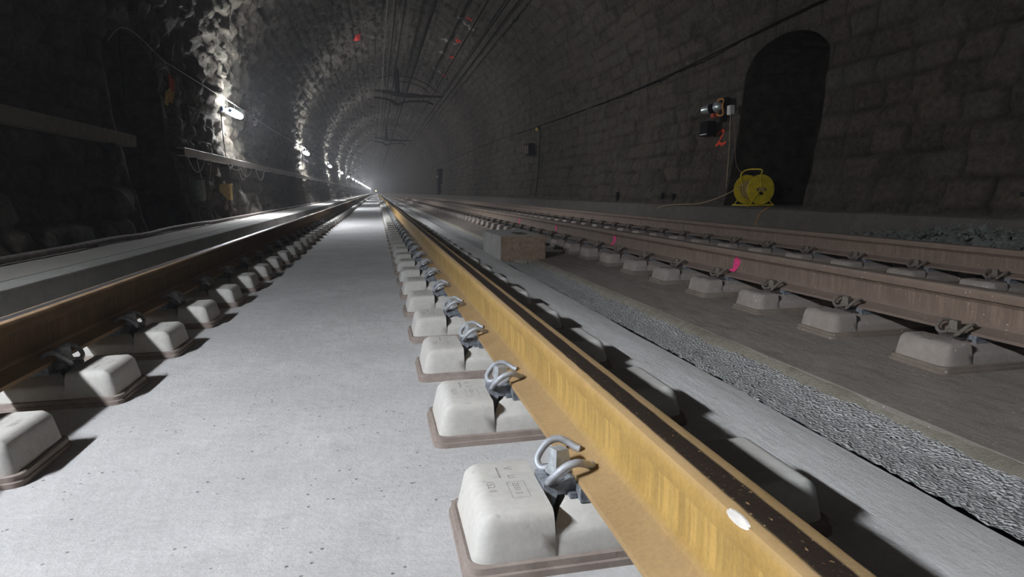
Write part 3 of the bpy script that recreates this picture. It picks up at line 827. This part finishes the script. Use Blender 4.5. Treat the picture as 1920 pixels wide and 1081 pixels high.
cloth(.20, .14, .02, -.14, .05, -.06, 0).build('yellow_panel', 'cloth_yellow', t, smooth=True)
cloth(.04, .02, -.02, -.20, -.10, -.20, 1).build('yellow_tail', 'cloth_yellow', t, smooth=True)
mb = MB(); mb.tube([(-.06, .12, .41), (-.03, .11, .32), (0, .10, .20)], .004, 5); mb.build('tie_string', 'cord', t)
tag(t, 'red and yellow cloth hanging from the cable at the left niche', 'cloth')

# cable trays on the left wall
def tray(y0, y1, mat, lab, z0=1.205, z1=1.315, x0=-2.70, x1=-2.59):
    t = empty('cable_tray', (x1, y0, z0)); h = z1-z0; w = x1-x0
    mb = MB(); n = 14; ys = np.linspace(0, y1-y0, n)
    sect = [(-w, h), (-.004, h), (0, h-.004), (0, .004), (-.004, 0), (-w, 0)]
    inner = [(-w, h-.01), (-.012, h-.01), (-.012, .01), (-w, .01)]
    sc2 = sect+inner[::-1]; k = len(sc2)
    mb.add([(a, y, b_) for y in ys for a, b_ in sc2],
           [(i*k+j, i*k+(j+1) % k, (i+1)*k+(j+1) % k, (i+1)*k+j) for i in range(n-1) for j in range(k)]+[tuple(range(k))[::-1], tuple((n-1)*k+j for j in range(k))])
    mb.build('tray_channel', mat, t)
    yy = .6; j = 0
    while yy < min(y1-y0, 60) and j < 24:
        mb = MB(); mb.box((-w-.12, yy, -.045), (-w+.10, yy+.03, -.001)); mb.build('bracket', 'steel_dark', t); yy += 2.4; j += 1
    return tag(t, lab, 'cable tray')
tray(2.0, 8.04, 'tray_tan', 'tan metal cable tray on the left wall ending at the niche', 1.195, 1.32, -2.70, -2.59)
tray(9.93, 330, 'tray', 'long pale cable tray running from the niche into the distance on the left wall')
# loops of cable under the tray
for i, (y, w, d) in enumerate(((10.7, 1.0, .22), (11.1, .9, .42), (13.4, 1.5, .10), (14.0, .9, .28), (14.3, 1.3, .20), (15.9, 1.2, .25))):
    pts = [(-2.64+.01*i, y+w*(a-.5), 1.22-d*(1-(2*a-1)**2)) for a in np.linspace(0, 1, 9)]
    cable('cable_loop', pts, .007, 'cable_grey', 'slack cable loop under the tray, '+['first right of the niche', 'deepest, second right of the niche', 'shallow one below the nearest lamp',
          'deep one below the nearest lamp', 'medium one below the nearest lamp', 'last one beyond the nearest lamp'][i], 'cable', 6, 'slack loops under the cable tray')
cable('ground_cable', [(-2.37, -4, .25), (-2.36, 3, .252), (-2.40, 4.6, .255), (-2.39, 5.6, .258), (-2.43, 6.6, .26), (-2.40, 7.4, .252), (-2.44, 8.4, .262), (-2.38, 9.6, .27), (-2.43, 10.6, .25),
      (-2.40, 12, .26), (-2.45, 13.5, .25), (-2.42, 15, .26), (-2.46, 18, .25), (-2.44, 24, .255), (-2.46, 32, .25), (-2.45, 60, .25), (-2.45, 120, .25)], .026, 'cable_dusty',
      'thick dusty hose lying along the foot of the left wall', 'hose', 8)
# boxes on the left wall
def wbox(name, x0, y0, y1, z0, z1, mat, lab, d=.16, knob=None):
    t = empty(name, (x0, (y0+y1)/2, z0)); w = (y1-y0)/2; h = z1-z0
    mb = MB(); mb.box((0, -w, 0), (d, w, h), bev=.008); mb.build('box_body', mat, t)
    mb = MB(); mb.box((-.0, -w-.01, h+.001), (d+.012, w+.01, h+.014), bev=.003); mb.build('box_lid', mat, t)
    if knob:
        mb = MB(); mb.lathe([(.018, 0), (.022, .02), (.012, .05), (.001, .055)], (d/2, 0, h+.014), n=12); mb.build('knob', 'white', t, smooth=True)
    return tag(t, lab, 'box')
wbox('junction_box', -2.70, 10.32, 10.50, .57, .86, 'grey_box', 'pale grey box on the dark left wall below the tray', .20)
wbox('junction_box', -2.72, 12.15, 12.35, .555, .83, 'yellow_box', 'tan yellow box with white knob below the nearest lamp', .22, True)
wbox('junction_box', -2.68, 12.05, 12.17, .29, .53, 'brown_box', 'narrow brown box just under the tan yellow box', .13)

# ------------------------------------------------------------------ right wall: lamp, boxes, reel, cords
def wx(z): return XC+RAD-.057*max(0, ZS-z)**2
cable('wall_cable', [(wx(2.88)-.05, -2, 2.88), (wx(2.88)-.06, 4, 2.90), (wx(2.876)-.05, 7.25, 2.876), (wx(2.7)-.05, 12.9, 2.69), (wx(2.76)-.05, 21.5, 2.755), (wx(2.85)-.05, 34, 2.90), (5.36, 60, 2.9), (5.36, 120, 2.9), (5.36, 300, 2.9)],
      .014, 'cable', 'long black cable strung along the right wall above the niche')
cable('drop_cable', [(5.36, 21.1, 2.72), (5.35, 21.0, 2.4), (5.33, 21.1, 1.8), (5.30, 21.15, 1.2), (5.20, 21.1, .45)], .022, 'green', 'dark green cable running down the right wall beyond the niche')
t = empty('wall_lamp', (5.36, 21.5, 2.60)); mb = MB(); mb.lathe([(.02, 0), (.045, .02), (.045, .11), (.02, .13)], (0, 0, 0), n=12); mb.build('lamp_glass', 'cloth_yellow', t, smooth=True)
mb = MB(); mb.box((-.02, -.03, .08), (.1, .03, .13)); mb.build('bracket', 'steel_dark', t); tag(t, 'small unlit yellowish lamp high on the right wall above the black box', 'lamp')
t = empty('signal_box', (5.38, 22.4, 1.86)); mb = MB(); mb.box((-.16, -.30, 0), (.05, .30, .40), bev=.01); mb.build('box_body', 'steel_dark', t)
for s in (-1, 1):
    mb = MB(); mb.box((-.175, s*.13-.05, .06), (-.161, s*.13+.05, .34), bev=.004); mb.build('box_panel', 'brown_box', t)
tag(t, 'small black box fixed on the right wall far beyond the niche', 'box')
t = empty('dark_post', (5.14, 54.5, .3)); mb = MB(); mb.box((-.12, -.6, 0), (.28, .6, 2.2), bev=.04); mb.build('post_body', 'steel_dark', t)
mb = MB(); mb.lathe([(.09, 0), (.09, .03), (.02, .04)], (-.13, -.3, 1.55), (-1, -.3, 0), n=12); mb.build('marker_disc', 'white', t); tag(t, 'tall dark cabinet with a white dot at the far right wall', 'cabinet')
# weep holes in the right wall
for y, hh, lab in ((13.5, .20, 'left'), (11.2, .19, 'middle'), (10.75, .17, 'right'), (4.32, .20, 'near')):
    mb = MB(); x = wx(.5); w = .03 if y > 5 else .04
    vs = [(x-.075, y-w, .40), (x-.075, y+w, .41), (x-.07, y+w*1.1, .40+hh), (x-.07, y-w*.9, .40+hh)]
    mb.box((x-.035, y-w, .40), (x+.02, y+w, .39+hh), bev=.004)
    o = mb.build('weep_hole', 'crack'); tag(o, {'left': 'dark upright slot in the right wall, farthest of the slots', 'middle': 'dark upright slot in the right wall, middle of three',
        'right': 'dark upright slot in the right wall, closest to the reel niche', 'near': 'dark hollow at the foot of the wall at the right edge'}[lab], 'wall slot')
# work lamp / siren cluster
t = empty('work_lamp', (5.30, 9.45, 1.86))
mb = MB(); mb.lathe([(.05, 0), (.062, .01), (.062, .13), (.052, .16), (.001, .165)], (-.10, .10, .02), (-.45, .85, -.06), n=18); mb.build('lamp_can', 'silver', t, smooth=True)
mb = MB(); mb.lathe([(.072, -.02), (.074, .0), (.066, .03)], (-.10, .09, .02), (-.45, .85, -.06), n=18); mb.build('rubber_ring', 'cable', t, smooth=True)
mb = MB(); mb.lathe([(.001, -.085), (.05, -.07), (.08, -.02), (.085, .03), (.07, .07)], (-.07, -.06, .03), (.3, .95, 0), n=20); mb.build('dome', 'silver', t, smooth=True)
mb = MB()
for q in range(3):
    pts = [(-.05+.02*math.cos(a*3), -.09+(.085+.008*q)*math.cos(a), .02+(.12+.006*q)*math.sin(a)) for a in np.linspace(0, 2*PI, 22)]
    mb.tube(pts, .007, 6)
mb.build('cord_coil', 'orange', t, smooth=True)
mb = MB(); mb.box((-.02, -.20, .02), (.06, -.02, .16), bev=.01); mb.build('bracket', 'steel_dark', t)
mb = MB(); mb.box((-.03, -.13, -.20), (.05, -.03, -.08), bev=.01); mb.build('plug_box', 'steel_dark', t)
mb = MB(); mb.box((-.10, .02, -.12), (-.02, .12, -.055), bev=.01); mb.build('red_clamp', 'red', t)
tag(t, 'silver work lamp with coiled orange cord beside the right niche', 'lamp')
t = empty('switch_box', (5.27, 9.10, 1.74)); mb = MB(); mb.box((-.03, -.055, 0), (.04, .055, .135), bev=.006); mb.build('box_body', 'white', t)
mb = MB(); mb.box((-.034, -.04, .02), (-.030, .04, .115), bev=.001); mb.build('box_cover', 'white', t); tag(t, 'small white box at the left edge of the right niche', 'box')
t = empty('meter_box', (5.28, 9.80, 1.48)); mb = MB(); mb.box((-.07, -.13, 0), (.08, .13, .23), bev=.012); mb.build('box_body', 'steel_dark', t)
mb = MB(); mb.box((-.075, -.10, .02), (-.071, .10, .035)); mb.build('white_strip', 'white', t); tag(t, 'dark box with a pale strip left of the painted 2', 'box')
cable('cord', [(5.25, 9.06, 1.74), (5.25, 9.07, 1.2), (5.22, 9.06, .60), (5.20, 9.06, .56)], .006, 'cord', 'thin tan cord hanging straight down from the white box', 'cord')
cable('cord', [(5.26, 9.02, 1.75), (5.27, 8.95, 1.4), (5.30, 8.93, 1.0), (5.38, 8.86, .86), (5.42, 8.82, .84)], .006, 'brown_box', 'thin reddish cord hanging from the white box to the reel', 'cord')
mb = MB(); mb.lathe([(.002, -.012), (.011, -.006), (.013, 0), (.011, .006), (.002, .012)], (5.20, 9.06, .552), n=10)
# reel
t = empty('cable_reel', (5.42, 8.62, .388))
zc = .236
def disc(y, nm, R=.215):
    mb = MB(); mb.lathe([(.02, -.006), (R-.012, -.006), (R, -.002), (R, .006), (R-.006, .010), (R-.02, .004), (.02, .004)], (0, y, zc), (0, 1, 0), n=40); return mb.build(nm, 'yellow', t, smooth=True, sharp=30)
disc(-.17, 'front_disc'); disc(.19, 'rear_disc')
mb = MB(); mb.lathe([(.09, -.165), (.09, .185)], (0, 0, zc), (0, 1, 0), n=24)
mb.build('drum', 'yellow', t, smooth=True)
mb = MB()
for q in range(9):
    R = .105+.011*(q % 3)
    yy = -.13+.036*q
    mb.tube([(R*math.cos(a), yy+.012*math.sin(a), zc+R*math.sin(a)) for a in np.linspace(0, 2*PI, 26)], .010, 6)
mb.build('wound_cable', 'yellow_box', t, smooth=True)
mb = MB(); mb.lathe([(.05, -.004), (.055, .0), (.02, .0)], (0, -.180, zc), (0, 1, 0), n=20); mb.build('hub', 'yellow_box', t)
for i, (a, b_) in enumerate(((.0, -.055), (.06, 0.), (-.06, .0))):
    mb = MB(); mb.box((a-.028 if i == 0 else a-.015, -.190, zc+b_-.02), (a+.028 if i == 0 else a+.015, -.176, zc+b_+.02), bev=.003); mb.build('socket', 'steel_dark' if i == 0 else 'brown_box', t)
mb = MB(); mb.tube(spline([(-.23, -.16, .012), (-.20, -.195, .010), (0, -.20, .010), (.20, -.195, .010)], 5), .009, 6)
mb.tube(spline([(-.23, .20, .012), (0, .22, .010), (.20, .215, .010)], 5), .009, 6)
mb.tube([(-.22, -.17, .012), (-.22, .21, .012)], .009, 6); mb.tube([(.2, -.195, .012), (.2, .215, .012)], .009, 6)
for s in (-.195, .215): mb.tube([(-.19, s, .012), (-.02, s, zc), (.19, s, .012)], .008, 6)
mb.build('stand', 'yellow', t, smooth=True, sharp=50)
mb = MB(); mb.tube(spline([(-.10, .16, zc+.05), (-.13, .15, zc+.22), (-.06, .12, zc+.285), (.0, -.06, zc+.29), (.02, -.15, zc+.27), (-.02, -.185, zc+.18), (-.01, -.198, zc+.02)], 5), .010, 8)
mb.build('handle', 'yellow', t, smooth=True, sharp=50)
tag(t, 'yellow cable reel with handle standing in the right niche', 'cable reel')
cable('cord', [(5.32, 8.74, .70), (5.15, 8.95, .55), (5.00, 9.4, .42), (4.97, 10.0, .39), (4.96, 10.6, .36), (4.93, 10.9, .30)], .008, 'cord', 'tan cord trailing left from the reel over the wall ledge', 'cord')
cable('cord', [(5.0, 7.6, .40), (4.93, 7.7, .30), (4.91, 7.75, .15)], .006, 'orange', 'short orange cord hanging over the ledge below the right niche', 'cord')

# rubble at the foot of the right wall
def rock(mb, c, r):
    bm = bmesh.new(); bmesh.ops.create_icosphere(bm, subdivisions=1, radius=r)
    sx, sy, sz = random.uniform(.7, 1.3), random.uniform(.8, 1.4), random.uniform(.5, .9)
    rot = Matrix.Rotation(random.uniform(0, 6), 3, 'Z'); ph = [random.uniform(0, 9) for _ in range(3)]
    for q in bm.verts:
        k = 1+.22*math.sin(q.co.x/r*2.3+ph[0])+.18*math.sin(q.co.y/r*2.9+ph[1])+random.uniform(-.07, .07)
        p = rot @ Vector((q.co.x*sx*k, q.co.y*sy*k, q.co.z*sz*k)); q.co = Vector(c)+p
    bm.verts.ensure_lookup_table(); bm.verts.index_update()
    mb.add([q.co[:] for q in bm.verts], [[q.index for q in f.verts] for f in bm.faces]); bm.free()
mb = MB()
for i in range(2300):
    y = random.uniform(2.4, 6.9)+(random.random()**3)*1.5
    den = min(1, max(.15, (7.2-y)/2.4))
    x = random.uniform(4.35, 5.02); z = -.02+max(0, (x-4.40))*.50*den
    rock(mb, (x, y, z+random.uniform(-.02, .03)), random.choice((.014, .016, .02, .025, .032, .045))*random.uniform(.7, 1.2))
o = mb.build('rubble', 'rock'); tag(o, 'heap of broken pale rubble at the foot of the right wall', 'rubble', None, 'stuff')
# ------------------------------------------------------------------ overhead line
def wire(name, a, b_, r, mat, lab, sag=0, group=None):
    (xa, ya, za), (xb, yb_, zb2) = a, b_
    pts = []
    for i in range(13):
        t_ = i/12; pts.append((xa+(xb-xa)*t_, ya+(yb_-ya)*t_, za+(zb2-za)*t_-sag*4*t_*(1-t_)))
    mb = MB(); mb.tube(pts, r, 6); return tag(mb.build(name, mat, smooth=True, sharp=60), lab, 'overhead wire', group)
GY, GZ = 34., 5.42
wire('contact_wire', (.50, -10, 5.3), (.45, 34, 5.25), .010, 'wire_pale', 'pale thin wire hanging left of centre, almost vertical in the photo'); wire('contact_wire', (.45, 34, 5.25), (.2, 300, 5.2), .010, 'wire_pale', 'continuation of the pale wire beyond the cross bracket')
wire('feeder_pipe', (1.72, -10, 5.35), (1.62, GY, 5.35), .045, 'copper', 'thick black conductor running along the middle of the vault')
wire('feeder_pipe', (1.62, GY, 5.35), (1.3, 160, 5.3), .04, 'copper', 'thick dark conductor beyond the cross bracket')
for i, (x, z, r, lab) in enumerate(((.72, 5.6, .018, 'thin dark wire left of the thick black conductor'), (1.05, 6.0, .022, 'dark double wire just left of the thick conductor'),
        (1.0, 5.75, .014, 'thin lower wire close to the thick conductor'), (3.05, 5.5, .022, 'dark wire right of the thick conductor, over the red paint dots'),
        (3.55, 5.45, .020, 'left wire of the right-hand pair on the vault'), (3.72, 5.35, .020, 'right wire of the right-hand pair on the vault'), (2.75, 5.9, .010, 'thin faint wire between the thick conductor and the right-hand pair'))):
    wire('contact_wire', (x, -10, z), (x*.9+.12, 250, z-.2), r, 'copper', lab, .0)
# cross bracket hanging from the vault
t = empty('overhead_bracket', (1.3, GY, 5.42))
def part_tube(nm, pts, r, n=6): mb = MB(); mb.tube(pts, r, n); return mb.build(nm, 'steel_dark', t, smooth=True, sharp=60)
part_tube('drop_post', [(-.05, 0, 1.5), (-.05, 0, .0)], .13, 8)
part_tube('upper_arm', [(-1.15, 0, .26), (-.5, 0, .20), (-.1, 0, .1), (.6, 0, .02), (2.25, 0, .0)], [.05, .09, .13, .09, .045])
part_tube('lower_arm', [(-1.2, 0, -.08), (-.7, 0, -.12), (-.3, 0, -.22), (0, 0, -.42), (.2, 0, -.3), (.6, 0, -.24), (1.4, 0, -.24), (1.75, 0, -.38)], .05)
part_tube('insulator', [(.35, 0, .03), (.5, 0, .06), (.85, 0, .05), (1.0, 0, .02)], .10, 8)
part_tube('insulator', [(-.7, 0, .20), (-.4, 0, .21), (-.3, 0, .18)], .09, 8)
part_tube('brace', [(-.45, 0, -.2), (-.2, 0, -.4), (.0, 0, -.45)], .03)
part_tube('brace', [(1.25, 0, .0), (1.25, 0, -.24)], .02)
part_tube('suspension_arc', spline([(-1.0, 0, .85), (-.2, 0, 1.0), (.7, 0, .9), (1.4, 0, .62), (2.0, 0, .2)], 4), .022)
part_tube('suspension_arc', spline([(-.1, 0, .72), (.6, 0, .66), (1.2, 0, .45), (1.6, 0, .12)], 4), .022)
for a in (-.8, -.6): part_tube('hanger', [(a, 0, .95), (a, 0, .22)], .012)
tag(t, 'black overhead line bracket hanging from the vault', 'bracket')
b2 = copy_tree(t); b2.location = (1.2, 63, 5.42); tag(b2, 'smaller second overhead bracket farther down the tunnel', 'bracket')
# amber light at the far end
t = empty('signal_light', (-.1, 300, 1.2)); mb = MB(); mb.lathe([(.001, -.2), (.16, -.12), (.2, 0), (.16, .12), (.001, .2)], (0, 0, 0), n=12); mb.build('light_globe', 'amber', t, smooth=True)
mb = MB(); mb.tube([(0, 0, -.2), (0, 0, -1.2)], .04, 6); mb.build('light_stand', 'steel_dark', t)
tag(t, 'tiny amber light at the far end of the tunnel between the rails', 'light')

# ------------------------------------------------------------------ world, haze, camera
w = bpy.data.worlds.new('World'); sc.world = w; w.use_nodes = True
w.node_tree.nodes['Background'].inputs[0].default_value = (0, 0, 0, 1); w.node_tree.nodes['Background'].inputs[1].default_value = 0
HAZE = .0032
if HAZE:
    vs = N(w.node_tree, 'ShaderNodeVolumeScatter'); vs.inputs['Density'].default_value = HAZE; vs.inputs['Anisotropy'].default_value = .35
    vs.inputs['Color'].default_value = (.95, .95, 1, 1)
    w.node_tree.links.new(vs.outputs[0], w.node_tree.nodes['World Output'].inputs['Volume'])
f, pit, yaw, rol, H = 1207.85, .1512, .2034, .0139, .6611
cp, sp, cy, sy = math.cos(pit), math.sin(pit), math.cos(yaw), math.sin(yaw)
Fv = Vector((sy*cp, cy*cp, -sp)); Rv = Vector((cy, -sy, 0)); Dv = Fv.cross(Rv)
R2 = Rv*math.cos(rol)+Dv*math.sin(rol); D2 = Dv*math.cos(rol)-Rv*math.sin(rol)
cam = bpy.data.objects.new('camera', bpy.data.cameras.new('camera')); col.objects.link(cam)
cam.matrix_world = Matrix(((R2.x, -D2.x, -Fv.x, 0), (R2.y, -D2.y, -Fv.y, 0), (R2.z, -D2.z, -Fv.z, H), (0, 0, 0, 1)))
cam.data.sensor_width = 36; cam.data.lens = 36*f/1920; cam.data.clip_start = .02; cam.data.clip_end = 600
sc.camera = cam
vs_ = sc.view_settings; vs_.view_transform = 'Standard'; vs_.look = 'None'; vs_.gamma = 1; vs_.use_curve_mapping = False; vs_.exposure = .65
cy_ = sc.cycles
cy_.use_denoising = True; cy_.max_bounces = 5; cy_.diffuse_bounces = 3; cy_.glossy_bounces = 2; cy_.volume_bounces = 0; cy_.sample_clamp_indirect = 4
cy_.use_light_tree = True; cy_.caustics_reflective = False; cy_.caustics_refractive = False
